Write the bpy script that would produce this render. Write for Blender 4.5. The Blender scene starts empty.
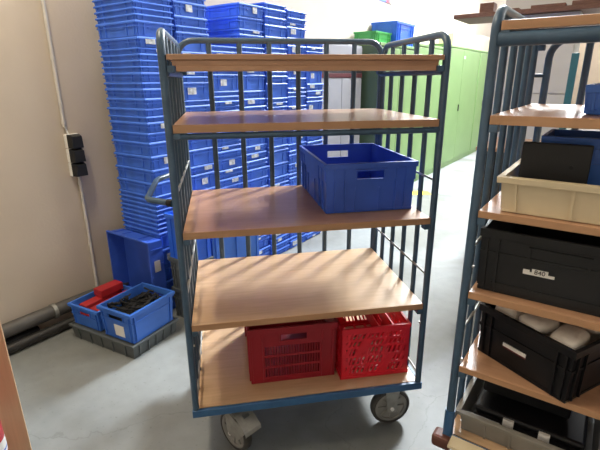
import bpy, math, random
from mathutils import Vector, Matrix
random.seed(7)
C = bpy.context.scene.collection
R = math.radians
# ------------------------------------------------------------------ camera, world, light, exposure
F_PX, PITCH, ROLL, CAM_H = 442.99, 0.3170, -0.0073, 1.6117
cd = bpy.data.cameras.new('camera'); cam = bpy.data.objects.new('camera', cd); C.objects.link(cam)
fw = Vector((0, math.cos(PITCH), -math.sin(PITCH))); up0 = Vector((0, math.sin(PITCH), math.cos(PITCH))); rt0 = Vector((1, 0, 0))
rt = rt0*math.cos(ROLL)+up0*math.sin(ROLL); up = up0*math.cos(ROLL)-rt0*math.sin(ROLL)
m = Matrix((rt, up, -fw)).transposed().to_4x4(); m.translation = Vector((0, 0, CAM_H))
cam.matrix_world = m
cd.sensor_width = 36; cd.lens = F_PX/600*36; cd.clip_start = 0.02; cd.clip_end = 100
bpy.context.scene.camera = cam
vs = bpy.context.scene.view_settings
vs.view_transform = 'Standard'; vs.look = 'None'; vs.gamma = 1; vs.use_curve_mapping = False
vs.exposure = 0.0
w = bpy.data.worlds.new('world'); bpy.context.scene.world = w; w.use_nodes = True
w.node_tree.nodes['Background'].inputs[0].default_value = (.75, .85, 1, 1)
w.node_tree.nodes['Background'].inputs[1].default_value = 1.0

# the room's own axes: s runs along the left wall away from the camera, t runs across to the right
A = Vector((math.sin(R(35)), math.cos(R(35)), 0)); B = Vector((math.cos(R(35)), -math.sin(R(35)), 0))
ROOM = R(-35)
def st(s, t, z=0): return A*s+B*t+Vector((0, 0, z))
S0, S1, T0, T1, ZC = -3.0, 20.0, -2.95, 6.0, 6.0

def area(name, s, t, z, sx, sy, power, col, direction, spread=180):
    l = bpy.data.lights.new(name, 'AREA'); l.shape = 'RECTANGLE'; l.size = sx; l.size_y = sy
    l.energy = power; l.color = col; l.spread = R(spread)
    o = bpy.data.objects.new(name, l); C.objects.link(o); o.location = st(s, t, z)
    o.rotation_euler = direction.to_track_quat('-Z', 'Z').to_euler()
    return o
# daylight through the high window band of the end wall and through the windows of the right-hand wall
area('window_daylight', S1-.12, -1.5, 4.85, 2.4, 1.75, 900, (.97, .98, 1), -A-Vector((0, 0, .22)))
area('skylight_daylight', 8.9, -1.75, ZC-.40, 1.3, 1.7, 1650, (.88, .95, 1), -A*.7-Vector((0, 0, 1)))
area('window_daylight', 9.0, T1-.12, 4.9, 8.0, 1.6, 650, (.95, .98, 1), -B-Vector((0, 0, .3)))
# fluorescent ceiling lamps
ZL = 4.2
LAMPS = [(0.7, -2.0), (3.4, -1.4), (3.4, 2.0), (8, -1.0), (8, 2.2), (13, 0)]
for s, t in LAMPS:
    area('ceiling_lamp_light', s, t, ZL-.11, 0.25, 1.5, 75 if s < 1 else 15, (1, .87, .66) if s < 1 else (1, .95, .87), Vector((0, 0, -1)))

# ------------------------------------------------------------------ materials
def mat(name, col, rough=.5, metal=0, noise=.06, scale=12, bump=0, bscale=60, spec=.5, stretch=None, emis=None):
    m = bpy.data.materials.new(name); m.use_nodes = True
    nt = m.node_tree; b = nt.nodes['Principled BSDF']
    b.inputs['Roughness'].default_value = rough; b.inputs['Metallic'].default_value = metal
    b.inputs['Specular IOR Level'].default_value = spec
    tc = nt.nodes.new('ShaderNodeTexCoord'); mp = nt.nodes.new('ShaderNodeMapping')
    nt.links.new(tc.outputs['Object'], mp.inputs[0])
    if stretch: mp.inputs['Scale'].default_value = stretch
    n = nt.nodes.new('ShaderNodeTexNoise'); n.inputs['Scale'].default_value = scale; n.inputs['Detail'].default_value = 5
    nt.links.new(mp.outputs[0], n.inputs[0])
    r = nt.nodes.new('ShaderNodeValToRGB')
    r.color_ramp.elements[0].position = .3; r.color_ramp.elements[1].position = .7
    lo = [max(0, c*(1-noise*1.6)) for c in col]; hi = [min(1, c*(1+noise*1.6)) for c in col]
    r.color_ramp.elements[0].color = (*lo, 1); r.color_ramp.elements[1].color = (*hi, 1)
    nt.links.new(n.outputs[0], r.inputs[0]); nt.links.new(r.outputs[0], b.inputs['Base Color'])
    if bump:
        n2 = nt.nodes.new('ShaderNodeTexNoise'); n2.inputs['Scale'].default_value = bscale
        nt.links.new(tc.outputs['Object'], n2.inputs[0])
        bp = nt.nodes.new('ShaderNodeBump'); bp.inputs['Strength'].default_value = bump; bp.inputs['Distance'].default_value = .01
        nt.links.new(n2.outputs[0], bp.inputs['Height']); nt.links.new(bp.outputs[0], b.inputs['Normal'])
    return m
M = {
 'wall': mat('beige_paint', (.57, .49, .405), .85, noise=.03, scale=2, bump=.08),
 'ceiling': mat('ceiling_paint', (.75, .73, .68), .9, noise=.02),
 'blue': mat('blue_plastic', (.058, .168, .70), .5, spec=.3, noise=.10, scale=6),
 'blue_dark': mat('deep_blue_plastic', (.045, .12, .58), .38, noise=.08, scale=6),
 'blue_bright': mat('bright_blue_plastic', (.03, .14, .72), .35, noise=.06, scale=6),
 'blue_light': mat('mid_blue_plastic', (.045, .16, .60), .4, noise=.06, scale=6),
 'red_dark': mat('dark_red_plastic', (.30, .010, .022), .4, noise=.06, scale=8),
 'red': mat('bright_red_plastic', (.72, .016, .035), .32, noise=.05, scale=8),
 'grey_pl': mat('grey_plastic', (.095, .108, .112), .5, noise=.08),
 'olive_grey': mat('olive_grey_plastic', (.25, .24, .215), .5, noise=.06),
 'black': mat('black_plastic', (.006, .006, .008), .45, noise=.15, spec=.3),
 'black_soft': mat('black_fabric', (.008, .008, .009), .8, noise=.2, bump=.3),
 'charcoal': mat('charcoal_plastic', (.014, .015, .017), .5, noise=.12, spec=.35),
 'cream': mat('cream_plastic', (.66, .56, .38), .5, noise=.03),
 'steel_blue': mat('steel_blue_paint', (.050, .098, .160), .36, noise=.08, scale=20),
 'frame_blue': mat('brighter_blue_paint', (.035, .115, .26), .4, noise=.08, scale=20),
 'teal': mat('teal_paint', (.03, .16, .22), .4),
 'zinc': mat('zinc_steel', (.50, .50, .48), .32, metal=.85, noise=.12, scale=30),
 'zinc_dull': mat('dull_zinc', (.33, .33, .31), .45, metal=.5, noise=.15, scale=20),
 'tyre': mat('grey_black_rubber', (.055, .053, .05), .7, noise=.2),
 'hub': mat('grey_wheel_plastic', (.27, .27, .255), .5, noise=.08),
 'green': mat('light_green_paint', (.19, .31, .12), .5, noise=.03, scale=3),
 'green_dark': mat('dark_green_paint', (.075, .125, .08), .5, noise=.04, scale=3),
 'green_box': mat('green_plastic', (.06, .38, .10), .45),
 'pale_grey': mat('pale_grey_paint', (.62, .62, .60), .6, noise=.03, scale=3),
 'lilac_grey': mat('lilac_grey_paint', (.33, .33, .37), .6, noise=.03, scale=3),
 'band_red': mat('dark_red_paint', (.09, .006, .012), .6),
 'dark_gap': mat('dark_gap', (.012, .012, .016), .8),
 'brown': mat('dark_brown_wood', (.16, .075, .05), .6, noise=.2, stretch=(2, 20, 20)),
 'bumper': mat('red_brown_rubber', (.10, .035, .025), .6, noise=.2),
 'pvc': mat('light_grey_pvc', (.60, .57, .53), .45),
 'pipe': mat('grey_pipe', (.085, .08, .075), .45, noise=.12),
 'pipe_dark': mat('dark_pipe', (.022, .021, .02), .5, noise=.2),
 'paper': mat('white_paper', (.80, .79, .76), .7, noise=.04),
 'worn_paper': mat('worn_label_paper', (.52, .55, .60), .6, noise=.25, scale=40),
 'ink': mat('black_ink', (.02, .02, .02), .7),
 'tan': mat('tan_wood', (.60, .43, .26), .6, noise=.04, scale=5, stretch=(14, 14, 1)),
 'fire_red': mat('extinguisher_red', (.45, .012, .02), .3),
 'bag': mat('off_white_bag', (.80, .75, .68), .7, noise=.05, bump=.3, bscale=25),
 'red_stuff': mat('red_card', (.42, .02, .025), .5, noise=.12),
 'yellow': mat('yellow_floor_paint', (.85, .62, .02), .6, noise=.08),
 'silver': mat('silver_latch', (.85, .85, .83), .4, metal=.1),
 'glass': mat('window_white', (.8, .85, .9), .1),
}
def wood(name, c1, c2, rough=.28):
    m = bpy.data.materials.new(name); m.use_nodes = True; nt = m.node_tree; b = nt.nodes['Principled BSDF']
    tc = nt.nodes.new('ShaderNodeTexCoord'); mp = nt.nodes.new('ShaderNodeMapping'); mp.inputs['Scale'].default_value = (1.2, 14, 14)
    nt.links.new(tc.outputs['Object'], mp.inputs[0])
    n = nt.nodes.new('ShaderNodeTexNoise'); n.inputs['Scale'].default_value = 4; n.inputs['Detail'].default_value = 8; n.inputs['Distortion'].default_value = .6
    nt.links.new(mp.outputs[0], n.inputs[0])
    r = nt.nodes.new('ShaderNodeValToRGB'); r.color_ramp.elements[0].position = .3; r.color_ramp.elements[1].position = .72
    r.color_ramp.elements[0].color = (*c1, 1); r.color_ramp.elements[1].color = (*c2, 1)
    nt.links.new(n.outputs[0], r.inputs[0]); nt.links.new(r.outputs[0], b.inputs['Base Color'])
    b.inputs['Roughness'].default_value = rough
    return m
M['wood'] = wood('beech_board', (.43, .235, .135), (.50, .285, .17))
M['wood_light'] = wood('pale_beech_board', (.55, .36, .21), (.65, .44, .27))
M['wood_edge'] = wood('orange_board_edge', (.41, .225, .115), (.48, .27, .145), .5)

def floor_mat():
    m = bpy.data.materials.new('concrete_floor'); m.use_nodes = True; nt = m.node_tree; b = nt.nodes['Principled BSDF']
    tc = nt.nodes.new('ShaderNodeTexCoord')
    def noise(sc, det, pos0, pos1, c0, c1, dist=0):
        n = nt.nodes.new('ShaderNodeTexNoise'); n.inputs['Scale'].default_value = sc; n.inputs['Detail'].default_value = det; n.inputs['Distortion'].default_value = dist
        nt.links.new(tc.outputs['Object'], n.inputs[0])
        r = nt.nodes.new('ShaderNodeValToRGB'); r.color_ramp.elements[0].position = pos0; r.color_ramp.elements[1].position = pos1
        r.color_ramp.elements[0].color = (*c0, 1); r.color_ramp.elements[1].color = (*c1, 1)
        nt.links.new(n.outputs[0], r.inputs[0]); return r.outputs[0]
    a = noise(1.3, 6, .3, .7, (.205, .220, .224), (.295, .315, .318))
    g = noise(14, 8, .25, .75, (.88, .88, .88), (1, 1, 1)); st_ = noise(.9, 4, .42, .60, (.66, .62, .56), (1, 1, 1), .8); sp_ = noise(55, 3, .28, .36, (.80, .80, .80), (1, 1, 1))
    v = nt.nodes.new('ShaderNodeTexVoronoi'); v.feature = 'DISTANCE_TO_EDGE'; v.inputs['Scale'].default_value = 1.1
    nz = nt.nodes.new('ShaderNodeTexNoise'); nz.inputs['Scale'].default_value = 3; nz.inputs['Detail'].default_value = 6
    nt.links.new(tc.outputs['Object'], nz.inputs[0])
    mx = nt.nodes.new('ShaderNodeMix'); mx.data_type = 'RGBA'; mx.inputs[0].default_value = .35
    nt.links.new(tc.outputs['Object'], mx.inputs[6]); nt.links.new(nz.outputs['Color'], mx.inputs[7]); nt.links.new(mx.outputs[2], v.inputs['Vector'])
    cr = nt.nodes.new('ShaderNodeValToRGB'); cr.color_ramp.elements[0].position = 0; cr.color_ramp.elements[1].position = .004
    cr.color_ramp.elements[0].color = (.80, .80, .80, 1); cr.color_ramp.elements[1].color = (1, 1, 1, 1)
    nt.links.new(v.outputs['Distance'], cr.inputs[0])
    def mul(x, y):
        q = nt.nodes.new('ShaderNodeMix'); q.data_type = 'RGBA'; q.blend_type = 'MULTIPLY'; q.inputs[0].default_value = 1
        nt.links.new(x, q.inputs[6]); nt.links.new(y, q.inputs[7]); return q.outputs[2]
    nt.links.new(mul(mul(mul(mul(a, g), cr.outputs[0]), st_), sp_), b.inputs['Base Color'])
    b.inputs['Roughness'].default_value = .46; b.inputs['Specular IOR Level'].default_value = .4
    return m
M['floor'] = floor_mat()

# ------------------------------------------------------------------ mesh helpers
class MB:
    def __init__(s): s.v = []; s.f = []; s.sm = []
    def add(s, vs, fs, smooth=False, xf=None):
        o = len(s.v)
        for p in vs: s.v.append(xf @ Vector(p) if xf else Vector(p))
        for f in fs: s.f.append([o+i for i in f]); s.sm.append(smooth)
        return s
    def hexa(s, p, xf=None):            # p: bottom ring of four, top ring of four
        return s.add(p, [(3, 2, 1, 0), (4, 5, 6, 7), (0, 1, 5, 4), (1, 2, 6, 5), (2, 3, 7, 6), (3, 0, 4, 7)], False, xf)
    def box(s, x0, x1, y0, y1, z0, z1, xf=None):
        return s.hexa([(x0, y0, z0), (x1, y0, z0), (x1, y1, z0), (x0, y1, z0), (x0, y0, z1), (x1, y0, z1), (x1, y1, z1), (x0, y1, z1)], xf)
    def tube(s, path, r, seg=10, xf=None, closed=False, cap=True):
        P = [Vector(p) for p in path]; n = len(P); vs = []; fs = []
        rr = r if isinstance(r, (list, tuple)) else [r]*n
        nrm = None
        for i in range(n):
            d = (P[min(i+1, n-1)]-P[max(i-1, 0)]).normalized()
            if nrm is None:
                nrm = d.orthogonal().normalized()
            nrm = (nrm-d*nrm.dot(d)).normalized(); bn = d.cross(nrm)
            for k in range(seg):
                a = 2*math.pi*k/seg; vs.append(P[i]+(nrm*math.cos(a)+bn*math.sin(a))*rr[i])
        for i in range(n-1):
            for k in range(seg):
                k2 = (k+1) % seg; fs.append((i*seg+k, i*seg+k2, (i+1)*seg+k2, (i+1)*seg+k))
        s.add(vs, fs, True, xf)
        if cap: s.add(vs[:seg], [tuple(reversed(range(seg)))], False, xf); s.add(vs[-seg:], [tuple(range(seg))], False, xf)
        return s
    def lathe(s, prof, seg=24, xf=None, smooth=True):   # prof: list of (r, z)
        vs = []; fs = []
        for r, z in prof:
            for k in range(seg):
                a = 2*math.pi*k/seg; vs.append((r*math.cos(a), r*math.sin(a), z))
        for i in range(len(prof)-1):
            for k in range(seg):
                k2 = (k+1) % seg; fs.append((i*seg+k, i*seg+k2, (i+1)*seg+k2, (i+1)*seg+k))
        return s.add(vs, fs, smooth, xf)
    def mesh(s, name):
        me = bpy.data.meshes.new(name); me.from_pydata([tuple(v) for v in s.v], [], s.f)
        me.polygons.foreach_set('use_smooth', s.sm); me.update(); return me
    def build(s, name, m, parent=None, bevel=0):
        me = s.mesh(name); me.materials.append(m); o = bpy.data.objects.new(name, me); C.objects.link(o)
        if parent: o.parent = parent
        if bevel:
            b = o.modifiers.new('bevel', 'BEVEL'); b.width = bevel; b.segments = 2; b.limit_method = 'ANGLE'
        return o
def tag(o, label, cat, group=None):
    o['label'] = label; o['category'] = cat
    if group: o['group'] = group
    return o
def thing(name, label, cat, loc=(0, 0, 0), rz=0, group=None):
    o = bpy.data.objects.new(name, None); C.objects.link(o); o.location = loc; o.rotation_euler = (0, 0, rz); o.empty_display_size = .05
    return tag(o, label, cat, group)
def struct(name, mb, m, loc=(0, 0, 0), rz=0):
    o = mb.build(name, m); o.location = loc; o.rotation_euler = (0, 0, rz); o['kind'] = 'structure'; return o
def rnd(x0, x1, y0, y1, z0, z1, m, name, parent, bevel=.004): return MB().box(x0, x1, y0, y1, z0, z1).build(name, m, parent, bevel)

# ------------------------------------------------------------------ the setting (local axes x = t, y = s)
struct('floor', MB().box(T0-.2, T1+.2, S0-.2, S1+.2, -.2, 0), M['floor'], rz=ROOM)
struct('wall_left', MB().box(T0-.2, T0, S0-.2, S1+.2, 0, ZC), M['wall'], rz=ROOM)
cl = MB(); K0, K1, K2, K3 = -2.5, -1.0, 7.9, 9.9          # ceiling with the skylight opening
cl.box(T0-.2, K0, S0-.2, S1+.2, ZC, ZC+.2); cl.box(K1, T1+.2, S0-.2, S1+.2, ZC, ZC+.2); cl.box(K0, K1, S0-.2, K2, ZC, ZC+.2); cl.box(K0, K1, K3, S1+.2, ZC, ZC+.2)
struct('ceiling', cl, M['ceiling'], rz=ROOM)
sk = MB(); sk.box(K0, K1, K2, K2+.05, ZC+.02, ZC+.1); sk.box(K0, K1, K3-.05, K3, ZC+.02, ZC+.1); sk.box(K0, K0+.05, K2, K3, ZC+.02, ZC+.1); sk.box(K1-.05, K1, K2, K3, ZC+.02, ZC+.1); sk.box(K0, K1, 8.88, 8.93, ZC+.02, ZC+.1)
struct('window_3', sk, M['paper'], rz=ROOM)
struct('wall_rear', MB().box(T0, T1, S0-.2, S0, 0, ZC), M['wall'], rz=ROOM)
wb = MB(); wb.box(T0, T1, S1, S1+.2, 0, 3.95); wb.box(T0, T1, S1, S1+.2, 5.75, ZC); wb.box(T0, -2.75, S1, S1+.2, 3.95, 5.75); wb.box(-.25, T1, S1, S1+.2, 3.95, 5.75)
struct('wall_end', wb, M['wall'], rz=ROOM)
wr = MB(); wr.box(T1, T1+.2, S0, S1, 0, 4.05); wr.box(T1, T1+.2, S0, S1, 5.75, ZC); wr.box(T1, T1+.2, S0, 4.95, 4.05, 5.75); wr.box(T1, T1+.2, 13.05, S1, 4.05, 5.75)
struct('wall_right', wr, M['wall'], rz=ROOM)
wf = MB()
for x in (-2.75, -1.53, -.30): wf.box(x, x+.05, S1+.05, S1+.11, 3.95, 5.75)
wf.box(-2.75, -.25, S1+.05, S1+.11, 3.95, 4.0); wf.box(-2.75, -.25, S1+.05, S1+.11, 5.7, 5.75)
struct('window_1', wf, M['paper'], rz=ROOM)
wf = MB()
for y in (4.95, 7.6, 10.3, 13.0): wf.box(T1+.05, T1+.11, y, y+.05, 4.05, 5.75)
wf.box(T1+.05, T1+.11, 4.95, 13.05, 4.05, 4.1); wf.box(T1+.05, T1+.11, 4.95, 13.05, 5.7, 5.75)
struct('window_2', wf, M['paper'], rz=ROOM)
for i, (s, t) in enumerate(LAMPS):
    l = thing('ceiling_lamp', 'fluorescent ceiling lamp above the hall, lamp row out of the picture', 'lamp', st(s, t, ZL), ROOM, 'fluorescent ceiling lamps')
    rnd(-.12, .12, -.78, .78, -.10, 0, M['pale_grey'], 'housing', l)
    for y in (-.6, .6): MB().tube([(0, y, 0), (0, y, ZC-ZL)], .008, 6).build('hanger', M['zinc'], l)
# yellow floor marking
struct('trim_1', MB().box(-.9, 0, -.11, .11, .0, .002), M['yellow'], (1.93, 6.40, 0), 0)

# ------------------------------------------------------------------ trolleys
def arc_loop(axis, fixed, a0, a1, z0, zt, rb, other):
    """inverted U in the plane x=fixed (axis 'y') or y=fixed (axis 'x')"""
    pts = [(a0, z0), (a0, zt-rb)]
    for k in range(1, 7): th = math.pi/2*k/6; pts.append((a0+rb-rb*math.cos(th), zt-rb+rb*math.sin(th)))
    pts.append((a1-rb, zt))
    for k in range(1, 7): th = math.pi/2*k/6; pts.append((a1-rb+rb*math.sin(th), zt-rb+rb*math.cos(th)))
    pts.append((a1, z0))
    return [((fixed, a, z) if axis == 'y' else (a, fixed, z)) for a, z in pts]
def trolley(label, loc, rz, W, D, deck_z, zt_side, zt_back, shelves, back_x0, rails, tubes, bumpers=False):
    T = thing('shelf_trolley', label, 'trolley', loc, rz, None)
    sb, fb = M['steel_blue'], M['frame_blue']
    Ds = D-.035; z0 = deck_z-.005; r = .0138
    for x, sx in ((0, 1), (W, -1)):
        fr = MB().tube(arc_loop('y', x, 0, Ds, z0, zt_side, .06, None), r, 12).build('side_frame', sb, T)
        for y in (.13, .268, .403, .537):
            MB().tube([(x, y, z0), (x, y, zt_side)], .0112, 8).build('bar', sb, fr)
        for z in rails:
            MB().tube([(x+sx*.010, .0, z), (x+sx*.010, Ds, z)], .005 if z < 1.3 else .011, 8).build('rail', M['zinc_dull'] if z < 1.3 else sb, fr)
        for z in (rails[0]+.25, 1.05):
            for y in (0, Ds): MB().tube([(x+sx*.013, y, z), (x+sx*.019, y, z)], .005, 8).build('bolt', M['zinc'], fr)
    bf = MB().tube(arc_loop('x', D, back_x0, W-back_x0+.0, z0, zt_back, .07, None), r, 12).build('back_frame', sb, T)
    nb = 7; w_ = W-2*back_x0
    for k in range(1, nb):
        x = back_x0+w_*k/nb
        MB().tube([(x, D, z0), (x, D, zt_back)], .0128, 8).build('bar', sb, bf)
    if back_x0 > .02:
        for z in (.8, 1.62):
            MB().tube([(0, Ds, z), (back_x0, D, z)], .007, 8).build('link', sb, bf)
    for zz, th, dy, tiltback, wm, kind in shelves:
        pr = MB()
        if kind == 'lipped':
            pr.box(.0145, W-.0145, -.012, D-.02, zz-th, zz)
            pr2 = MB().box(.042, W-.042, -.010, .012, zz-th*3, zz-th*2)
            pr2.box(.030, W-.030, -.003, .03, zz-th*2.05, zz-th)
            pr2.box(.042, W-.042, .012, .03, zz-th*3, zz-th*2.05)
            o = pr.build('shelf', wm, T, .002); pr2.build('front_lip', M['wood'], o, .002)
            zb = zz-th*2
        else:
            pr.box(.0145, W-.0145, -.012+dy, D-.02, zz-th, zz)
            o = pr.build('shelf', wm, T, .002)
            MB().box(.0145, W-.0145, -.0135+dy, -.012+dy, zz-th+.001, zz-.001).build('front_edge', M['wood_edge'], o)
            zb = zz-th
        for x, sx in ((.0138, 1), (W-.0138, -1)):
            for y in (.0, Ds-.02):
                a, b_ = sorted((x, x+sx*.024))
                MB().box(a, b_, y-.014, y+.02, zb-.022, zb).build('bracket', sb, o, .002)
        if zz in tubes:
            ft = .019 if zz > 1.7 else .011
            MB().tube([(.01, -.002, zb-ft-.002), (W-.01, -.002, zb-ft-.002)], ft, 14).build('front_tube', sb, o)
    # deck: steel angle frame and board
    df = MB(); t_ = .034
    df.box(-.015, W+.015, -.016, .0, deck_z-t_, deck_z); df.box(-.015, W+.015, D, D+.016, deck_z-t_, deck_z)
    df.box(-.015, .0, 0, D, deck_z-t_, deck_z); df.box(W, W+.015, 0, D, deck_z-t_, deck_z)
    df.box(0, W, 0, D, deck_z-t_, deck_z-t_+.006)
    df.build('deck_frame', fb, T, .002)
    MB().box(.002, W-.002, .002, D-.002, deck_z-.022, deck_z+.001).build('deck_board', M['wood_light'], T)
    return T
def caster(T, x, y, top, ang, brake):
    """wheel whose rolling direction is local +x after turning by ang"""
    xf = Matrix.Translation((x, y, 0)) @ Matrix.Rotation(ang, 4, 'Z')
    rw, wd = .098, .02
    fk = MB(); fk.box(-.05, .05, -.045, .045, top-.008, top, xf)
    for s in (-1, 1):
        y0, y1 = sorted((s*.026, s*.031))
        fk.hexa([(-.022, y0, .075), (.022, y0, .075), (.022, y1, .075), (-.022, y1, .075), (-.04, y0, top-.008), (.04, y0, top-.008), (.04, y1, top-.008), (-.04, y1, top-.008)], xf)
    fk.box(-.045, .045, -.031, .031, top-.03, top-.008, xf)
    f = fk.build('caster', M['zinc_dull'], T, .002)
    wx = xf @ Matrix.Translation((0, 0, rw)) @ Matrix.Rotation(math.pi/2, 4, 'X')
    MB().lathe([(.081, -wd), (.09, -wd), (.097, -wd*.6), (.098, 0), (.097, wd*.6), (.09, wd), (.081, wd), (.081, -wd)], 36, wx).build('tyre', M['tyre'], f)
    h = MB(); h.lathe([(0.001, -.008), (.082, -.008)], 32, wx, False); h.lathe([(.082, .008), (.001, .008)], 32, wx, False)
    h.lathe([(.068, -.018), (.0815, -.018), (.0815, .018), (.068, .018), (.068, -.018)], 32, wx)
    h.lathe([(0.001, -.023), (.024, -.023), (.024, .023), (.001, .023)], 20, wx)
    for k in range(8):
        h.box(.02, .07, -.0025, .0025, -.016, .016, wx @ Matrix.Rotation(k*math.pi/4, 4, 'Z'))
    h.build('wheel_hub', M['hub'], f)
    MB().lathe([(.001, -.038), (.009, -.038), (.009, .038), (.001, .038)], 12, wx).build('axle_nut', M['silver'], f)
    if brake:
        b = MB(); th = .006
        def q(a, z): return (a, z)
        for (xa, za), (xb, zb_) in (((-.03, top-.015), (.055, top-.022)), ((.055, top-.022), (.125, top-.075)), ((.125, top-.075), (.128, top-.088))):
            b.hexa([(xa, -.044, za-th), (xb, -.044, zb_-th), (xb, .044, zb_-th), (xa, .044, za-th), (xa, -.044, za), (xb, -.044, zb_), (xb, .044, zb_), (xa, .044, za)], xf)
        b.hexa([(.0, -.040, .10), (.07, -.040, .11), (.07, -.036, .11), (.0, -.036, .10), (-.03, -.040, top-.02), (.12, -.040, top-.078), (.12, -.036, top-.078), (-.03, -.036, top-.02)], xf)
        b.build('brake_pedal', M['zinc_dull'], f, .0015)
        MB().box(.06, .09, -.015, .015, .0, .004, xf @ Matrix.Translation((.0, 0, top-.035)) @ Matrix.Rotation(R(0), 4, 'Y')).build('brake_mark', M['zinc'], f)
    return f
O1 = Vector((-.4465, 1.5445, 0)); RZ1 = .1740; W1 = 1.0; D1 = .69; DZ1 = .287
T1o = trolley('blue tubular shelf trolley in the centre with five wooden levels and crates on it', O1, RZ1, W1, D1, DZ1, 1.766, 1.789,
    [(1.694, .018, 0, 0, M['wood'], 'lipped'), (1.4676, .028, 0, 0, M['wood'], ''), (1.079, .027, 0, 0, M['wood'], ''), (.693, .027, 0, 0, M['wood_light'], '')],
    0.0, (.345, .83, 1.233, 1.635), (1.4676,))
caster(T1o, .908, .085, DZ1-.034, math.pi, False); caster(T1o, .16, .06, DZ1-.034, R(-54), True)
caster(T1o, .908, .60, DZ1-.034, math.pi, False); caster(T1o, .12, .60, DZ1-.034, R(160), False)
ph = MB().tube([(-.012, .004, 1.19), (-.085, .06, 1.19), (-.105, .08, 1.19), (-.113, .105, 1.19), (-.120, .40, 1.19), (-.118, .43, 1.19), (-.108, .46, 1.19), (-.02, .645, 1.19)], .0115, 12).build('push_handle', M['steel_blue'], T1o)
MB().tube([(-.030, .018, 1.19), (-.012, .004, 1.19)], .014, 12).build('handle_socket', M['black'], ph); MB().tube([(-.045, .592, 1.19), (-.02, .645, 1.19)], .014, 12).build('handle_socket', M['black'], ph)

O2 = Vector((.53, 1.29, 0)); RZ2 = R(-35); W2 = 1.0; D2 = .70; DZ2 = .395
T2o = trolley('blue tubular shelf trolley at the right edge loaded with black and cream bins', O2, RZ2, W2, D2, DZ2, 1.788, 1.755,
    [(1.756, .024, 0, 0, M['wood'], ''), (1.514, .026, 0, 0, M['wood'], ''), (1.236, .022, 0, 0, M['wood'], ''), (.968, .024, 0, 0, M['wood'], ''), (.69, .022, 0, 0, M['wood'], '')],
    0.05, (.46, .83, 1.12), (1.756,))
for x in (0, W2): MB().tube([(x, 0, DZ2), (x, 0, DZ2+.10)], .0175, 12).build('post_sleeve', M['frame_blue'], T2o)
for x, y in ((-.012, -.012), (W2+.012, -.012)):
    MB().box(x-.035, x+.035, y-.03, y+.03, DZ2-.05, DZ2-.002).build('corner_bumper', M['bumper'], T2o, .012)
for x, y in ((.13, .09), (W2-.13, .09), (.13, .6), (W2-.13, .6)):
    xf = Matrix.Translation((x, y, DZ2-.034-.253))
    caster(T2o, x, y, DZ2-.034, math.pi, False)
def at1(x, y, z): return O1+Vector((math.cos(RZ1)*x-math.sin(RZ1)*y, math.sin(RZ1)*x+math.cos(RZ1)*y, z))
def at2(x, y, z): return O2+Vector((math.cos(RZ2)*x-math.sin(RZ2)*y, math.sin(RZ2)*x+math.cos(RZ2)*y, z))

# ------------------------------------------------------------------ crates
class Crate:
    """walls as patches on four slanting sides; u along the side, v up"""
    def __init__(s, w, d, h, taper=.0, th=.004):
        s.w, s.d, s.h, s.th = w, d, h, th
        a, b = w/2, d/2; c = 1-taper
        self_b = [(-a*c, -b*c), (a*c, -b*c), (a*c, b*c), (-a*c, b*c)]
        self_t = [(-a, -b), (a, -b), (a, b), (-a, b)]
        s.sides = []
        for i in range(4):
            j = (i+1) % 4
            p0 = Vector((*self_b[i], 0)); p1 = Vector((*self_b[j], 0)); q0 = Vector((*self_t[i], h)); q1 = Vector((*self_t[j], h))
            n = (p1-p0).cross(q0-p0).normalized()
            s.sides.append((p0, p1, q0, q1, n, (q1-q0).length))
        s.bot = self_b
    def patch(s, mb, i, u0, u1, v0, v1, out=0, th=None):
        p0, p1, q0, q1, n, L = s.sides[i]; th = s.th if th is None else th
        def P(u, v, o): return p0.lerp(p1, u).lerp(q0.lerp(q1, u), v)+n*o
        i_, o_ = out-th, out
        mb.hexa([P(u0, v0, o_), P(u1, v0, o_), P(u1, v0, i_), P(u0, v0, i_), P(u0, v1, o_), P(u1, v1, o_), P(u1, v1, i_), P(u0, v1, i_)])
    def slope(s, mb, v0, v1, o0, o1, th):
        for i in range(4):
            p0, p1, q0, q1, n, L = s.sides[i]; e0, e1 = o0/L, o1/L
            def P(u, v, o): return p0.lerp(p1, u).lerp(q0.lerp(q1, u), v)+n*o
            mb.hexa([P(-e0, v0, o0), P(1+e0, v0, o0), P(1+e0, v0, -th), P(-e0, v0, -th), P(-e1, v1, o1), P(1+e1, v1, o1), P(1+e1, v1, -th), P(-e1, v1, -th)])
    def floor(s, mb, t=.004):
        b = s.bot; mb.hexa([(x, y, 0) for x, y in b]+[(x, y, t) for x, y in b])
    def band(s, mb, v0, v1, out, th):
        for i in range(4):
            e = out/s.sides[i][5]; s.patch(mb, i, -e, 1+e, v0, v1, out, th)
    def wall(s, mb, i, holes=()):
        """solid wall with rectangular openings (u0,u1,v0,v1)"""
        us = sorted({0, 1, *[h[0] for h in holes], *[h[1] for h in holes]}); vs_ = sorted({0, 1, *[h[2] for h in holes], *[h[3] for h in holes]})
        for k in range(len(vs_)-1):
            run = None
            for j in range(len(us)-1):
                cu, cv = (us[j]+us[j+1])/2, (vs_[k]+vs_[k+1])/2
                hole = any(h[0] < cu < h[1] and h[2] < cv < h[3] for h in holes)
                if hole:
                    if run is not None: s.patch(mb, i, run, us[j], vs_[k], vs_[k+1]); run = None
                elif run is None: run = us[j]
            if run is not None: s.patch(mb, i, run, 1, vs_[k], vs_[k+1])

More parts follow.
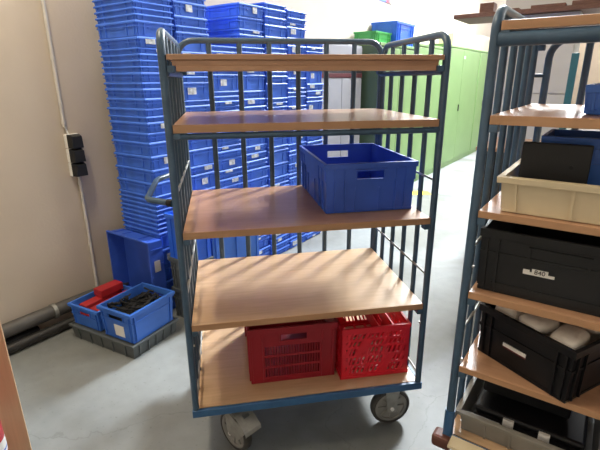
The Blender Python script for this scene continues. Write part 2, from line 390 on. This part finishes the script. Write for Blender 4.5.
def stack_mesh(w, d, h, name):
    """euro crate of the wall stacks"""
    c = Crate(w, d, h, .03 if h > .05 else .022); mb = MB(); c.floor(mb)
    ro = .008
    rim = min(.016, h*.34)
    for i in range(4): c.wall(mb, i)
    vc = 1-rim*.5/h
    c.band(mb, 1-rim/h, vc, ro, ro+.004); c.slope(mb, vc, 1, ro, ro-.0065, .004)
    if h > .05:
        v2 = 1-(rim+.014)/h
        c.band(mb, v2-.006/h, v2, .007, .007)
        for i in range(4):
            for u in (.05, .20, .76, .95): c.patch(mb, i, u-.012, u+.012, .06, 1-rim/h, .006, .006)
            c.patch(mb, i, .3, .70, v2-.016/h, v2-.006/h, .004, .004)
        c.band(mb, .02, .07, .003, .003)
    else:
        for i in range(4):
            for u in (.05, .20, .8, .95): c.patch(mb, i, u-.012, u+.012, 0, 1-rim/h, .005, .005)
    me = mb.mesh(name); me.materials.append(M['blue']); return me
ORD = ['top', 'second', 'third', 'fourth', 'fifth', 'sixth', 'seventh', 'eighth', 'ninth', 'tenth', 'eleventh', 'twelfth', 'thirteenth', 'fourteenth', 'fifteenth', 'sixteenth', 'seventeenth', 'eighteenth', 'nineteenth', 'twentieth']
ORD += ['twenty-'+o for o in ['first']+ORD[1:9]]+['thirtieth']+['thirty-'+o for o in ['first']+ORD[1:9]]+['fortieth']+['forty-'+o for o in ['first']+ORD[1:9]]
WD = .402; SW = .278
MESH = {}
def cm(h, w=SW):
    k = (round(h, 4), w)
    if k not in MESH: MESH[k] = stack_mesh(WD, w, h, 'plastic_crate')
    return MESH[k]
lab_mesh = {}
def label_part(parent, h, w_, y0, rw, white=True):
    mb = MB().box(WD/2+.0062, WD/2+.0074, y0, y0+rw, h*.30, h*.30+min(.045, h*.5)); mb.build('paper_label', M['worn_paper'], parent)
SIZE = lambda h: 'very shallow' if h < .05 else 'shallow' if h < .075 else 'medium-height' if h < .1 else 'deep'
def crate_stack(s0, heights, desc, group, seed, t_off=0, wobble=.006, wid=SW):
    rg = random.Random(seed); z = 0.001; n = len(heights)
    for k, h in enumerate(heights):            # bottom to top
        o = bpy.data.objects.new('plastic_crate', cm(h, wid)); C.objects.link(o)
        o.location = st(s0+.008+SW/2+rg.uniform(-1, 1)*wobble*.2, (-2.45-WD/2-.008)+t_off+rg.uniform(-1, 1)*wobble, z)
        o.rotation_euler = (0, 0, ROOM+rg.uniform(-1, 1)*.004)
        lb = rg.random() < (.42 if h > .05 else .22)
        tag(o, '%s blue crate, %s from the top of the %s' % (SIZE(h), ORD[n-1-k], desc) if n-1-k else '%s blue crate on the very top of the %s' % (SIZE(h), desc), 'crate', group)
        if lb: label_part(o, h, SW, rg.uniform(-.11, .02), rg.uniform(.05, .09))
        z += h+.0018
def pick(total, seed, top=(), lo=()):
    rg = random.Random(seed); rest = total-sum(top); body = []
    while rest > .02:
        h = rg.choice(list(lo) or [.034, .034, .060, .060, .085, .12])
        if h > rest: h = max(.03, rest) if rest < .06 else .034
        body.append(h); rest -= h+.0018
    return body+list(reversed(top))            # bottom to top; `top` is given top-down
ah = [.12, .12, .12, .12, .12]+[.031]*8+[.088]*4+[.060, .064, .034, .050, .060, .058, .034, .060]+[.034]*4+[.060, .090]+[.033]*5+[.060, .090]
crate_stack(1.808, ah, 'leftmost wall stack', 'crates of the leftmost wall stack', 1)
crate_stack(2.108, pick(2.40, 12, (.085, .06)+ (.10, .06, .085, .06, .034, .12, .06, .06, .034, .034, .12, .034, .12, .06)), 'second wall stack from the left', 'crates of the second wall stack', 2)
crate_stack(2.408, pick(1.83, 23, (.034, .085, .034, .034, .12, .034, .034, .034, .034, .085, .06)), 'third and lower wall stack', 'crates of the third wall stack', 3)
crate_stack(2.722, pick(2.150, 34, (.09, .085, .034, .09, .034, .034, .085)), 'fourth wall stack', 'crates of the fourth wall stack', 4)
crate_stack(3.028, pick(2.195, 45, (.034, .06, .06, .085, .085, .034)), 'fifth wall stack', 'crates of the fifth wall stack', 5)
crate_stack(3.330, pick(2.175, 56, (.06, .034, .034, .085, .06, .085)), 'sixth wall stack', 'crates of the sixth wall stack', 6)
crate_stack(3.632, pick(1.935, 67, (.034, .034, .05, .05, .034, .15)), 'last, lower wall stack', 'crates of the last wall stack', 7)

def big_crate(name, label, loc, rz, w, d, h, m, taper=.04, handles=(0, 2), hole=(.36, .64, .62, .80), ribs=(.08, .2, .8, .92), rim=.03, rim_out=.008, group=None, cat='crate', low_ribs=(), slots=None, th=.004, panel=True, rot=None, base_band=True, collar=None):
    o = thing(name, label, cat, loc, rz, group)
    if rot: o.rotation_euler = rot
    c = Crate(w, d, h, taper, th); b = MB(); c.floor(b, .005)
    for i in range(4):
        holes = [hole] if i in handles else []
        if slots: holes = holes+slots(i)
        c.wall(b, i, holes)
    rb = b
    for i in range(4):
        for u in ribs: c.patch(rb, i, u-.009*(.4/c.sides[i][5]), u+.009*(.4/c.sides[i][5]), .03, 1-rim/h, .0085, .0085)
        for u, v in low_ribs: c.patch(rb, i, u-.006, u+.006, .03, v, .004, .004)
    if panel: c.band(rb, 1-rim/h-.055/h, 1-rim/h-.045/h, .004, .004)
    if base_band: c.band(rb, .0, .05, .002, .003)
    if collar:
        for i in range(4):
            hs = [hole] if i in handles else []
            u0, u1, v0, v1 = hole
            if hs:
                for a_ in ((0, u0-.02, collar, 1-rim/h), (u1+.02, 1, collar, 1-rim/h), (u0-.02, u1+.02, collar, v0-.03)):
                    if a_[3] > a_[2]: c.patch(rb, i, *a_, .005, .005)
            else: c.patch(rb, i, 0, 1, collar, 1-rim/h, .005, .005)
    b.build('body', m, o)
    r_ = MB(); c.band(r_, 1-rim/h, 1, rim_out, rim_out+th*.6); r_.build('rim', m, o, .0015)
    for i in handles:
        g = MB(); u0, u1, v0, v1 = hole
        for a in ((u0-.02, u1+.02, v1, v1+.03), (u0-.02, u1+.02, v0-.03, v0), (u0-.02, u0, v0, v1), (u1, u1+.02, v0, v1)): c.patch(g, i, *a, .006, .008)
        g.build('handle', m, o)
    return o, c
# blue crate on the third level of the central trolley
p = at1(.772, .392, 1.081)
k, c = big_crate('plastic_crate', 'large open blue crate standing on the third level of the central trolley', p, RZ1+.005, .384, .550, .208, M['blue_dark'], .025, ribs=(.10, .21, .79, .90), low_ribs=((.33, .5), (.60, .5)), rim=.022, rim_out=.009, hole=(.34, .64, .68, .84), collar=.66)
# red crates on the deck of the central trolley
def red_slots(i):
    u0, u1 = (.17, .83); n = 21 if i in (0, 2) else 26
    out = []
    for v0, v1 in ((.10, .26), (.30, .46), (.50, .66)):
        for q in range(n):
            a = u0+(u1-u0)*q/n; out.append((a, a+(u1-u0)/n*.62, v0, v1))
    return out
big_crate('plastic_crate', 'dark red crate with rows of vertical slots on the trolley deck', at1(.438, .345, DZ1+.0025), RZ1-.002, .392, .47, .285, M['red_dark'], .02, ribs=(.03, .15, .85, .97), rim=.03, hole=(.36, .66, .76, .87), slots=red_slots, panel=False)
# red folding basket
fb_ = thing('folding_basket', 'bright red slotted folding basket beside the dark red crate', 'basket', at1(.815, .30, DZ1+.0025), RZ1-.006)
def basket():
    w, d, h = .322, .46, .262; c = Crate(w, d, h, .0, .006); b = MB()
    for q in range(9): b.box(-w/2, w/2, -d/2+.004+q*(d-.02)/8, -d/2+.016+q*(d-.02)/8, 0, .006)
    for q in range(6): b.box(-w/2+q*(w-.012)/5, -w/2+.012+q*(w-.012)/5, -d/2, d/2, .0, .005)
    def frame(i, cells):
        # border and the bars left between slanting slots
        for a in ((0, 1, 0, .10), (0, 1, .88, 1), (0, .07, .10, .88), (.93, 1, .10, .88), (.07, .93, .24, .28), (.07, .93, .42, .46), (.07, .93, .60, .64), (.07, .93, .74, .78)): c.patch(b, i, *a)
        p0, p1, q0, q1, n, L = c.sides[i]
        def P(u, v, o): return p0.lerp(p1, u).lerp(q0.lerp(q1, u), v)+n*o
        for v0, v1 in ((.10, .24), (.28, .42), (.46, .60), (.64, .74), (.78, .88)):
            for q in range(cells+1):
                u = .06+.86*q/cells; sl = .035; wd_ = .028 if (q % 4) else .05
                b.hexa([P(u, v0, 0), P(u+wd_, v0, 0), P(u+wd_, v0, -.006), P(u, v0, -.006), P(u+sl, v1, 0), P(u+wd_+sl, v1, 0), P(u+wd_+sl, v1, -.006), P(u+sl, v1, -.006)])
        # solid diagonal and corner webs
        for ua, ub, v0, v1 in ((.24, .36, .46, .78), (.60, .72, .10, .46)):
            b.hexa([P(ua-.06, v0, .0015), P(ub-.06, v0, .0015), P(ub-.06, v0, -.005), P(ua-.06, v0, -.005), P(ua+.10, v1, .0015), P(ub+.10, v1, .0015), P(ub+.10, v1, -.005), P(ua+.10, v1, -.005)])
    for i in range(4): frame(i, 13 if i in (0, 2) else 17)
    b.build('body', M['red'], fb_)
    r_ = MB(); c.band(r_, .93, 1, .004, .010); c.band(r_, 0, .06, .004, .008); r_.build('rim', M['red'], fb_, .002)
    pt = MB()
    for x in (.02, .09): pt.box(x-.003, x+.003, -d/2+.012, d/2-.012, h-.07, h-.012)
    pt.build('folded_panel', M['red'], fb_)
basket()

# ------------------------------------------------------------------ crates in front of the wall stacks
big_crate('plastic_bin', 'lower dark grey bin under the bright blue crate beside the leftmost stack', st(1.900, -2.255, 0), ROOM, .24, .17, .225, M['grey_pl'], .05, handles=(), rim=.03, group=None, cat='bin')
big_crate('plastic_bin', 'upper dark grey bin directly beneath the bright blue crate', st(1.900, -2.255, .2265), ROOM, .24, .17, .225, M['grey_pl'], .05, handles=(), rim=.03, cat='bin')
big_crate('plastic_crate', 'tall bright blue crate behind the left post of the central trolley', st(1.900, -2.255, .453), ROOM, .24, .17, .315, M['blue_bright'], .05, handles=(), rim=.03, panel=False, ribs=(.2, .8))
big_crate('plastic_bin', 'long grey tray under the wide smooth blue crate', st(2.262, -2.29, 0), ROOM, .26, .48, .15, M['grey_pl'], .04, handles=(), rim=.03, cat='bin')
big_crate('plastic_crate', 'wide smooth blue crate in front of the second and third stacks', st(2.262, -2.29, .1515), ROOM, .27, .50, .48, M['blue_light'], .02, handles=(), rim=.03, panel=True, ribs=(.06, .48, .94))
# crate standing on its end, opening towards the left
to = thing('plastic_crate', 'blue crate standing on its end with its open side facing out, beside the leftmost stack', 'crate', st(1.674, -2.636, 0.001), ROOM)
c = Crate(.46, .575, .122, .03)
X = Matrix.Translation((0, .118, .296)) @ Matrix.Rotation(math.pi/2, 4, 'X')
def place(mb):
    mb.v = [X @ v for v in mb.v]; return mb
b = MB(); c.floor(b)
for i in range(4):
    c.wall(b, i)
    for u in (.1, .3, .7, .9): c.patch(b, i, u-.01, u+.01, .05, .83, .005, .005)
place(b).build('body', M['blue_dark'], to)
b = MB(); c.band(b, .83, 1, .007, .010); place(b).build('rim', M['blue_dark'], to, .0015)
b = MB(); c.patch(b, 1, .62, .76, .3, .7, .0065, .002); place(b).build('paper_label', M['pvc'], to)

# grey bin on the floor with two blue crates in it
GS, GT, GR = 1.457, -2.452, ROOM+.12
def atg(x, y, z):
    p = st(GS, GT, z); a = GR; return p+Vector((math.cos(a)*x-math.sin(a)*y, math.sin(a)*x+math.cos(a)*y, 0))
gb, gc = big_crate('plastic_bin', 'low ribbed grey bin on the floor by the pipes, carrying two blue crates', st(GS, GT, 0), GR, .575, .372, .098, M['grey_pl'], .05, handles=(), rim=.014, rim_out=.01, ribs=(.12, .32, .5, .68, .88), panel=False, cat='bin')
MB().box(-.29, .29, -.18, .18, .088, .0905).build('inner_ledge', M['grey_pl'], gb)
bz = .099
big_crate('plastic_crate', 'blue crate filled with red pieces, nearest to the wall', atg(-.150, .0, bz), GR, .262, .34, .145, M['blue_light'], .06, handles=(0, 2), hole=(.3, .7, .55, .75), rim=.02, rim_out=.012, ribs=(.07, .93))
k2, c2 = big_crate('plastic_crate', 'blue crate heaped with black cables, with a white label on its end', atg(.152, -.002, bz), GR, .268, .350, .205, M['blue_light'], .07, handles=(0, 2), hole=(.26, .74, .66, .82), rim=.022, rim_out=.012, ribs=(.07, .93))
b = MB(); c2.patch(b, 0, .40, .72, .12, .5, .003, .002); b.build('paper_label', M['paper'], k2)
for k, (dx, dy, dz, L, Wd, H, rz, rx, lab) in enumerate([
    (-.058, .070, .058, .17, .085, .05, 1.50, 0, 'red block lying uppermost at the back of the crate of red pieces'),
    (.055, .090, .0, .13, .08, .055, 1.57, 0, 'red block at the back right of the crate of red pieces'),
    (-.06, .005, .0, .29, .07, .055, 1.57, 0, 'long red block at the left of the crate of red pieces'),
    (.048, -.060, .0, .16, .085, .05, 1.62, 0, 'red block at the front right of the crate of red pieces')]):
    o = MB().box(-L/2, L/2, -Wd/2, Wd/2, 0, H).build('red_block', M['red_stuff'], None, .004)
    o.location = atg(-.142+dx, dy, bz+.078+dz); o.rotation_euler = (rx*.6, 0, GR+rz)
    tag(o, lab, 'block', 'red pieces in the blue crate by the wall')
o = MB().box(-.105, .105, -.145, .145, .0, .067).build('red_block', M['red_stuff'], None, .004); o.location = atg(-.142, 0, bz+.006); o.rotation_euler = (0, 0, GR)
tag(o, 'flat red slab at the bottom of the crate of red pieces', 'block', 'red pieces in the blue crate by the wall')
cb = MB(); rg = random.Random(5)
for q in range(26):
    pts = []; x, y, z = rg.uniform(-.08, .08), rg.uniform(-.13, .13), .14+rg.uniform(0, .05); a = rg.uniform(0, 6.3)
    for j in range(14):
        a += rg.uniform(-.5, .75); x = max(-.10, min(.10, x+math.cos(a)*.022)); y = max(-.135, min(.135, y+math.sin(a)*.022)); z = max(.13, min(.205, z+rg.uniform(-.008, .008)))
        pts.append((x, y, z))
    cb.tube(pts, rg.choice([.004, .006, .009]), 6)
cb.box(-.105, .105, -.14, .14, .008, .14)
o = cb.build('cable_heap', M['black_soft']); o.location = atg(.152, -.002, bz); o.rotation_euler = (0, 0, GR); tag(o, 'tangled heap of black cables in the labelled blue crate', 'cables')['kind'] = 'stuff'

# ------------------------------------------------------------------ conduit, junction boxes and pipes on the left wall
o = thing('wall_conduit', 'thin pale grey cable conduit running up the beige wall', 'conduit', st(1.53, T0, 0), ROOM)
MB().tube([(.013, .045, .16), (.013, .045, 1.005)], .0115, 10).build('pipe', M['pvc'], o)
MB().tube([(.013, 0, 1.33), (.013, 0, 2.6), (.013, 0, 4.2)], .0115, 10).build('pipe', M['pvc'], o)
MB().tube([(.010, 0.02, 1.28), (.010, 0.005, 1.34)], .006, 8).build('cable', M['paper'], o)
for z, y in ((.5, .045), (.95, .045), (1.36, 0), (1.75, 0)):
    MB().tube([(.013, y, z-.012), (.013, y, z+.012)], .0145, 10).build('clip', M['pvc'], o)
o = thing('junction_box', 'set of three stacked dark socket boxes on pale backs on the beige wall', 'socket', st(1.565, T0, 0), ROOM)
for z in (1.005, 1.098, 1.191):
    bk = MB().box(0, .035, -.045, .045, z, z+.092).build('back_box', M['paper'], o, .006)
    MB().hexa([(.035, -.044, z+.001), (.085, -.038, z+.003), (.085, .038, z+.003), (.035, .044, z+.001), (.035, -.044, z+.0915), (.085, -.034, z+.080), (.085, .034, z+.080), (.035, .044, z+.0915)]).build('cover', M['charcoal'], bk, .004)
def pipe(label, t, z, r, s0, s1, m, rings=()):
    o = thing('floor_pipe', label, 'pipe', st(0, t, 0), ROOM)
    MB().tube([(0, s0, z), (0, s1, z)], r, 20).build('pipe', m, o)
    for s in rings: MB().tube([(0, s-.012, z), (0, s+.012, z)], r+.006, 20).build('clamp', M['zinc_dull'], o)
pipe('thick grey pipe along the foot of the beige wall, uppermost of three', T0+.05, .135, .046, -2.5, 1.78, M['pipe'], (1.23,))
pipe('lower dark grey pipe lying on the floor along the wall', T0+.105, .034, .033, -2.5, 1.40, M['pipe_dark'])
pipe('black pipe squeezed between the two others along the wall', T0+.034, .040, .030, -2.5, 1.12, M['black'])

# ------------------------------------------------------------------ tan upright panel and extinguisher at the left edge
o = thing('upright_panel', 'tan wooden panel standing upright at the left photo edge', 'panel', (-1.214, 1.580, 0), R(35))
rnd(-.28, .0, 0, .022, .0, 2.2, M['tan'], 'board', o, .002)
rnd(-.003, .0012, .003, .019, .0, 2.19, M['wood_light'], 'edge_strip', o, .001)
o = thing('fire_extinguisher', 'red fire extinguisher with a white label in front of the tan panel', 'extinguisher', (-1.238, 1.372, 0), 0)
MB().lathe([(.001, .0), (.074, .0), (.076, .015), (.076, .045), (.072, .055)], 28).build('base_ring', M['charcoal'], o)
MB().lathe([(.072, .03), (.072, .60), (.06, .64), (.03, .665), (.02, .67), (.02, .70), (.001, .70)], 28).build('cylinder', M['fire_red'], o)
MB().lathe([(.0727, .22), (.0727, .285)], 28).build('paper_label', M['paper'], o)
MB().lathe([(.0731, .235), (.0731, .243)], 28).build('blue_stripe', M['blue_light'], o)
v_ = MB(); v_.box(-.015, .015, -.02, .02, .69, .73); v_.box(-.012, .012, -.11, .02, .73, .742); v_.box(-.012, .012, -.10, .02, .75, .76); v_.build('valve', M['black'], o, .003)
MB().tube([(.0, .02, .715), (-.06, .05, .71), (-.085, .04, .62), (-.083, .02, .35)], .009, 10).build('hose', M['black'], o)

# ------------------------------------------------------------------ cabinets at the far left
def cabinet(label, s0, s1, h, seam=False, handle=None, dark=False):
    o = thing('metal_cabinet', label, 'cabinet', st(s0, T0+.005, 0), ROOM)
    L = s1-s0-.01; dp = .39
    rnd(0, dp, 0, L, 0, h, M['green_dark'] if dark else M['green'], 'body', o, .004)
    rnd(-.0, dp+.012, -.0, L, h-.03, h+.004, M['green'], 'top', o, .003)
    n = 2
    for q in range(n):
        d = MB().box(dp, dp+.018, .02+q*(L-.04)/n+.004, .02+(q+1)*(L-.04)/n-.004, .10, h-.05).build('door', M['green'], o, .003)
        if q == 0:
            y = .02+(L-.04)/n-.06; MB().box(dp+.018, dp+.035, y-.015, y+.015, 1.02, 1.14).build('handle', M['charcoal'], d, .004)
        else:
            MB().box(dp+.018, dp+.0195, .02+(L-.04)/2+.05, .02+(L-.04)/2+.13, h-.20, h-.15).build('sticker', M['paper'], d)
    return o
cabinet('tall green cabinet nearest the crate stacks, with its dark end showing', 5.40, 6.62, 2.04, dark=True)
cabinet('second tall light green cabinet along the wall', 6.63, 7.80, 2.10)
cabinet('third light green cabinet, wide, seen beside the right post of the central trolley', 7.81, 10.18, 2.16)
cabinet('farthest light green cabinet, partly behind the right trolley', 10.19, 11.5, 2.16)
# grey cabinet with red band between stacks and green cabinets
o = thing('metal_cabinet', 'pale lilac grey cabinet with a dark red band behind the crate stacks', 'cabinet', st(4.25, T0+.005, 0), ROOM)
rnd(0, .22, 0, 1.0, 0, 2.0, M['lilac_grey'], 'body', o)
for q in range(2): rnd(.22, .234, .01+q*.495, .495+q*.495, .05, 1.62, M['lilac_grey'], 'door', o, .003)
rnd(.22, .236, .0, 1.0, 1.63, 1.68, M['band_red'], 'red_band', o, .002)
rnd(.22, .235, .0, 1.0, 1.682, 1.72, M['dark_gap'], 'dark_band', o, .002)
rnd(.22, .232, .01, .99, 1.73, 1.98, M['lilac_grey'], 'upper_door', o, .003)
# crates on the cabinets
big_crate('plastic_crate', 'green crate lying on top of the nearest green cabinet', st(5.64, -2.775, 2.046), ROOM, .30, .46, .135, M['green_box'], .03, handles=(), rim=.02)
big_crate('plastic_crate', 'blue crate standing on the nearest green cabinet behind the green crate', st(6.22, -2.75, 2.046), ROOM, .36, .62, .29, M['blue_bright'], .03, handles=(), rim=.03)
for k, (s, t, w_, d_, h_, lab) in enumerate([(9.0, -2.76, .26, .9, .22, 'cream cardboard box on top of the wide green cabinet'), (10.8, -2.76, .26, .8, .30, 'cream cardboard box on top of the farthest green cabinet')]):
    o = MB().box(-w_/2, w_/2, -d_/2, d_/2, 0, h_).build('storage_box', M['cream'], None, .006); o.location = st(s, t, 2.166); o.rotation_euler = (0, 0, ROOM); tag(o, lab, 'box')
# small coloured notice on the far wall
o = MB().box(0, .004, -.22, .22, 0, .30).build('wall_notice', M['blue_light'], None); o.location = st(6.35, T0+.002, 2.64); o.rotation_euler = (0, 0, ROOM); tag(o, 'small coloured notice high on the far white wall above the crates', 'notice')
MB().box(.004, .006, .02, .12, .0, .29).build('red_panel', M['red'], o); MB().box(.004, .006, .13, .21, .0, .29).build('tan_panel', M['tan'], o)

# ------------------------------------------------------------------ behind the right trolley
o = thing('metal_cabinet', 'tall pale grey cabinet behind the right trolley', 'cabinet', st(5.0, -1.117, 0), ROOM)
rnd(0, .69, .02, .5, 0, 2.18, M['pale_grey'], 'body', o)
rnd(.01, .68, 0, .02, 1.47, 2.15, M['pale_grey'], 'door', o, .003); rnd(.01, .68, 0, .02, .08, 1.46, M['pale_grey'], 'door', o, .003)
o = MB().box(-1.53, .35, 4.92, 5.5, 2.182, 2.222).build('wooden_board', M['brown'], None, .003); o.rotation_euler = (0, 0, ROOM); tag(o, 'long dark brown board lying on top of the pale grey cabinet', 'board')
o = MB().box(-1.08, .25, 5.06, 5.45, 2.2235, 2.75).build('storage_box', M['pale_grey'], None, .006); o.rotation_euler = (0, 0, ROOM); tag(o, 'large pale grey box on the dark brown board', 'box')
o = MB().box(-1.30, -1.17, 4.98, 5.12, 2.2235, 2.315).build('storage_box', M['brown'], None, .004); o.rotation_euler = (0, 0, ROOM); tag(o, 'small brown box near the left end of the dark brown board', 'box')
for k, (a, b_, h, lab) in enumerate([(-1.10, -.93, .015, 'left'), (-.83, -.55, .025, 'middle'), (-.5, .1, .035, 'right')]):
    o = MB().box(a, b_, 4.93, 5.05, 2.2235, 2.2235+h).build('wood_offcut', M['brown'], None, .003); o.rotation_euler = (0, 0, ROOM); tag(o, '%s flat brown offcut on the front of the dark brown board' % lab, 'offcut', 'offcuts on the brown board')
o = thing('steel_post', 'teal steel post seen through the right trolley', 'post', st(3.0, -.245, 0), ROOM)
rnd(-.018, .018, -.018, .018, .006, 1.74, M['teal'], 'post', o, .003); rnd(-.07, .07, -.07, .07, 0, .006, M['teal'], 'foot_plate', o)
# dark slotted crates with a board on them
def dots(i):
    out = []
    n = 6 if i in (0, 2) else 5
    for v0, v1 in ((.12, .30), (.42, .60), (.70, .86)):
        for q in range(n):
            u = .08+.86*q/n; out.append((u, u+.07, v0, v1))
    return out
for k in range(4):
    big_crate('plastic_crate', '%s dark slotted crate in the stack behind the right trolley' % ('lowest', 'second lowest', 'second highest', 'highest')[k], st(4.06, -.56, .001+k*.266), ROOM, .60, .66, .265, M['charcoal'], .01, handles=(), rim=.02, ribs=(), slots=dots, panel=False, group='dark slotted crates behind the right trolley')
o = MB().box(-.88, -.24, 3.70, 4.42, 1.067, 1.097).build('wooden_board', M['wood'], None, .003); o.rotation_euler = (0, 0, ROOM); tag(o, 'wooden board on the stack of dark slotted crates behind the right trolley', 'board')

# ------------------------------------------------------------------ load of the right trolley
# small blue bin on the second level
big_crate('plastic_bin', 'small blue bin at the right end of the second level of the right trolley', at2(.340, .275, 1.5155), RZ2, .22, .32, .078, M['blue_light'], .05, handles=(), rim=.02, cat='bin', ribs=(.06, .94))
# cream bin
cr, cc = big_crate('plastic_bin', 'long cream bin on the third level of the right trolley', at2(.365, .225, 1.238), RZ2, .60, .43, .105, M['cream'], .03, handles=(), rim=.018, rim_out=.014, ribs=(.06, .30, .55, .80, .94), panel=False, cat='bin', th=.005)
o = MB().box(-.09, .09, -.012, .012, 0, .185).build('black_case', M['charcoal'], None, .004); o.location = at2(.178, .125, 1.2455); o.rotation_euler = (R(-3), 0, RZ2); tag(o, 'flat black case standing upright in the cream bin', 'case')
MB().box(-.03, .02, -.0135, -.012, .02, .025).build('pale_scratch', M['pvc'], o); MB().tube([(.045, -.014, .12), (.045, -.012, .12)], .006, 12).build('stud', M['black'], o)
big_crate('plastic_crate', 'blue crate standing in the back of the cream bin', at2(.345, .30, 1.2445), RZ2, .42, .22, .20, M['blue_light'], .03, handles=(), rim=.03, ribs=(.2, .8))
# black crate with the number label
bk, bc = big_crate('plastic_crate', 'black crate with a torn white number label on the fourth level', at2(.226, .325, .9695), RZ2, .395, .60, .205, M['charcoal'], .015, handles=(0, 2), hole=(.35, .72, .62, .79), rim=.026, ribs=(.04, .12, .88, .96), low_ribs=())
b = MB(); bc.patch(b, 0, .26, .74, .56, .86, .0002, .003); b.build('handle_plate', M['charcoal'], bk)
b = MB(); bc.patch(b, 0, .10, .90, .06, .16, .005, .005); b.build('foot_band', M['charcoal'], bk)
b = MB(); bc.patch(b, 0, .315, .53, .405, .445, .0035, .003); bc.patch(b, 0, .315, .36, .445, .475, .0035, .003); bc.patch(b, 0, .375, .485, .42, .50, .004, .003)
lb = b.build('paper_label', M['paper'], bk)
def text(body, size, parent, loc, rot, m):
    cu = bpy.data.curves.new('text', 'FONT'); cu.body = body; cu.size = size; cu.align_x = 'CENTER'; cu.align_y = 'CENTER'; cu.extrude = .0004
    to_ = bpy.data.objects.new('text', cu); C.objects.link(to_); bpy.context.view_layer.update()
    me = bpy.data.meshes.new_from_object(to_.evaluated_get(bpy.context.evaluated_depsgraph_get())); bpy.data.objects.remove(to_)
    me.materials.clear(); me.materials.append(m); o = bpy.data.objects.new('printed_number', me); C.objects.link(o); o.parent = parent; o.location = loc; o.rotation_euler = rot
    return o
text('840', .020, lb, (-.0275, -.3032, .0945), (R(90), 0, 0), M['ink'])
# black crate turned on the fifth level, filled with white bags
ang = R(-27); ux, uy = math.cos(ang), math.sin(ang)
near = (.325, -.028); w_, d_, h_ = .322, .42, .182
cx = near[0]-ux*w_/2-uy*d_/2; cy = near[1]-uy*w_/2+ux*d_/2
b5, c5 = big_crate('plastic_crate', 'black crate turned askew and filled with white bags on the fifth level', at2(cx, cy, .6915), RZ2+ang, w_, d_, h_, M['black'], .02, handles=(), rim=.024, ribs=(.05, .14, .86, .95))
b = MB(); c5.patch(b, 0, .30, .56, .40, .47, .0035, .003); b.build('paper_label', M['paper'], b5)
b = MB(); c5.patch(b, 0, .30, .56, .37, .40, .0034, .003); b.build('label_strip', M['band_red'], b5)
def bag(x, y, z, lx, ly, lz, rz, lab):
    mb = MB(); n, mm = 10, 16; vs = []
    for i in range(n+1):
        th = math.pi*i/n
        for j in range(mm):
            ph_ = 2*math.pi*j/mm
            def sp(c, e): return math.copysign(abs(c)**e, c)
            vs.append((lx/2*sp(math.sin(th), .6)*sp(math.cos(ph_), .5), ly/2*sp(math.sin(th), .6)*sp(math.sin(ph_), .5), lz/2*sp(math.cos(th), .8)))
    fs = [(i*mm+j, i*mm+(j+1) % mm, (i+1)*mm+(j+1) % mm, (i+1)*mm+j) for i in range(n) for j in range(mm)]
    mb.add(vs, [tuple(reversed(f)) for f in fs], True)
    o = mb.build('white_bag', M['bag']); o.location = at2(cx+ux*x-uy*y, cy+uy*x+ux*y, .6915+z); o.rotation_euler = (0, 0, RZ2+ang+rz); tag(o, lab, 'bag', 'white bags in the black crate')
for a in [(.10, -.135, .168, .085, .12, .055, .15, 'front right white bag in the askew black crate'), (.0, -.14, .172, .095, .11, .05, -.1, 'front middle white bag in the askew black crate'), (-.10, -.13, .165, .09, .12, .055, .1, 'front left white bag in the askew black crate'),
          (.095, .03, .180, .095, .16, .055, -.1, 'back right white bag in the askew black crate'), (-.005, .03, .175, .09, .17, .06, .1, 'back middle white bag in the askew black crate'), (-.10, .04, .172, .085, .16, .055, 0, 'back left white bag in the askew black crate'),
          (0, -.02, .075, .26, .34, .12, 0, 'large white bag at the bottom of the askew black crate')]: bag(*a)
# grey bin with black cases on the deck
gz = DZ2+.002
g2, _ = big_crate('plastic_bin', 'olive grey bin holding black cases on the deck of the right trolley', at2(.235, .33, gz), RZ2, .42, .60, .088, M['olive_grey'], .05, handles=(), rim=.014, rim_out=.012, ribs=(.2, .4, .6, .8), panel=False, cat='bin')
cs = thing('tool_case', 'black case with two silver latches lying in the olive grey bin', 'case', at2(.235, .30, gz+.006), RZ2)
rnd(-.17, .17, -.235, .235, 0, .07, M['black'], 'lower_shell', cs, .01); rnd(-.17, .17, -.235, .235, .073, .10, M['black'], 'lid', cs, .01)
for x in (-.055, .055):
    l_ = MB().box(x-.017, x+.017, -.245, -.234, .042, .092)
    for q in (-.01, 0, .01): l_.box(x+q-.002, x+q+.002, -.247, -.245, .05, .07)
    l_.build('latch', M['silver'], cs, .001)
o = MB().box(-.14, .14, -.16, .16, 0, .07).build('black_case', M['black'], None, .01); o.location = at2(.20, .30, gz+.126); o.rotation_euler = (R(2), R(3), RZ2+.08); tag(o, 'upper black case resting on the latched case in the olive grey bin', 'case')
o = MB().box(-.055, .055, -.003, .003, 0, .065).build('grey_sheet', M['lilac_grey'], None, .002); o.location = at2(.10, .0515, gz+.012); o.rotation_euler = (R(-0), 0, RZ2); tag(o, 'small grey sheet inside the left end of the olive grey bin', 'sheet')
big_crate('plastic_crate', 'blue crate on the deck at the right photo edge', at2(.682, .33, gz), RZ2, .42, .56, .19, M['blue_dark'], .03, handles=(), rim=.03)
o = MB().box(.02, .40, -.075, -.02, -.012, .0).build('cream_strip', M['cream'], None, .002); o.location = at2(0, 0, DZ2+.0135); o.rotation_euler = (0, 0, RZ2); tag(o, 'cream strip lying along the front edge of the right trolley deck', 'strip')
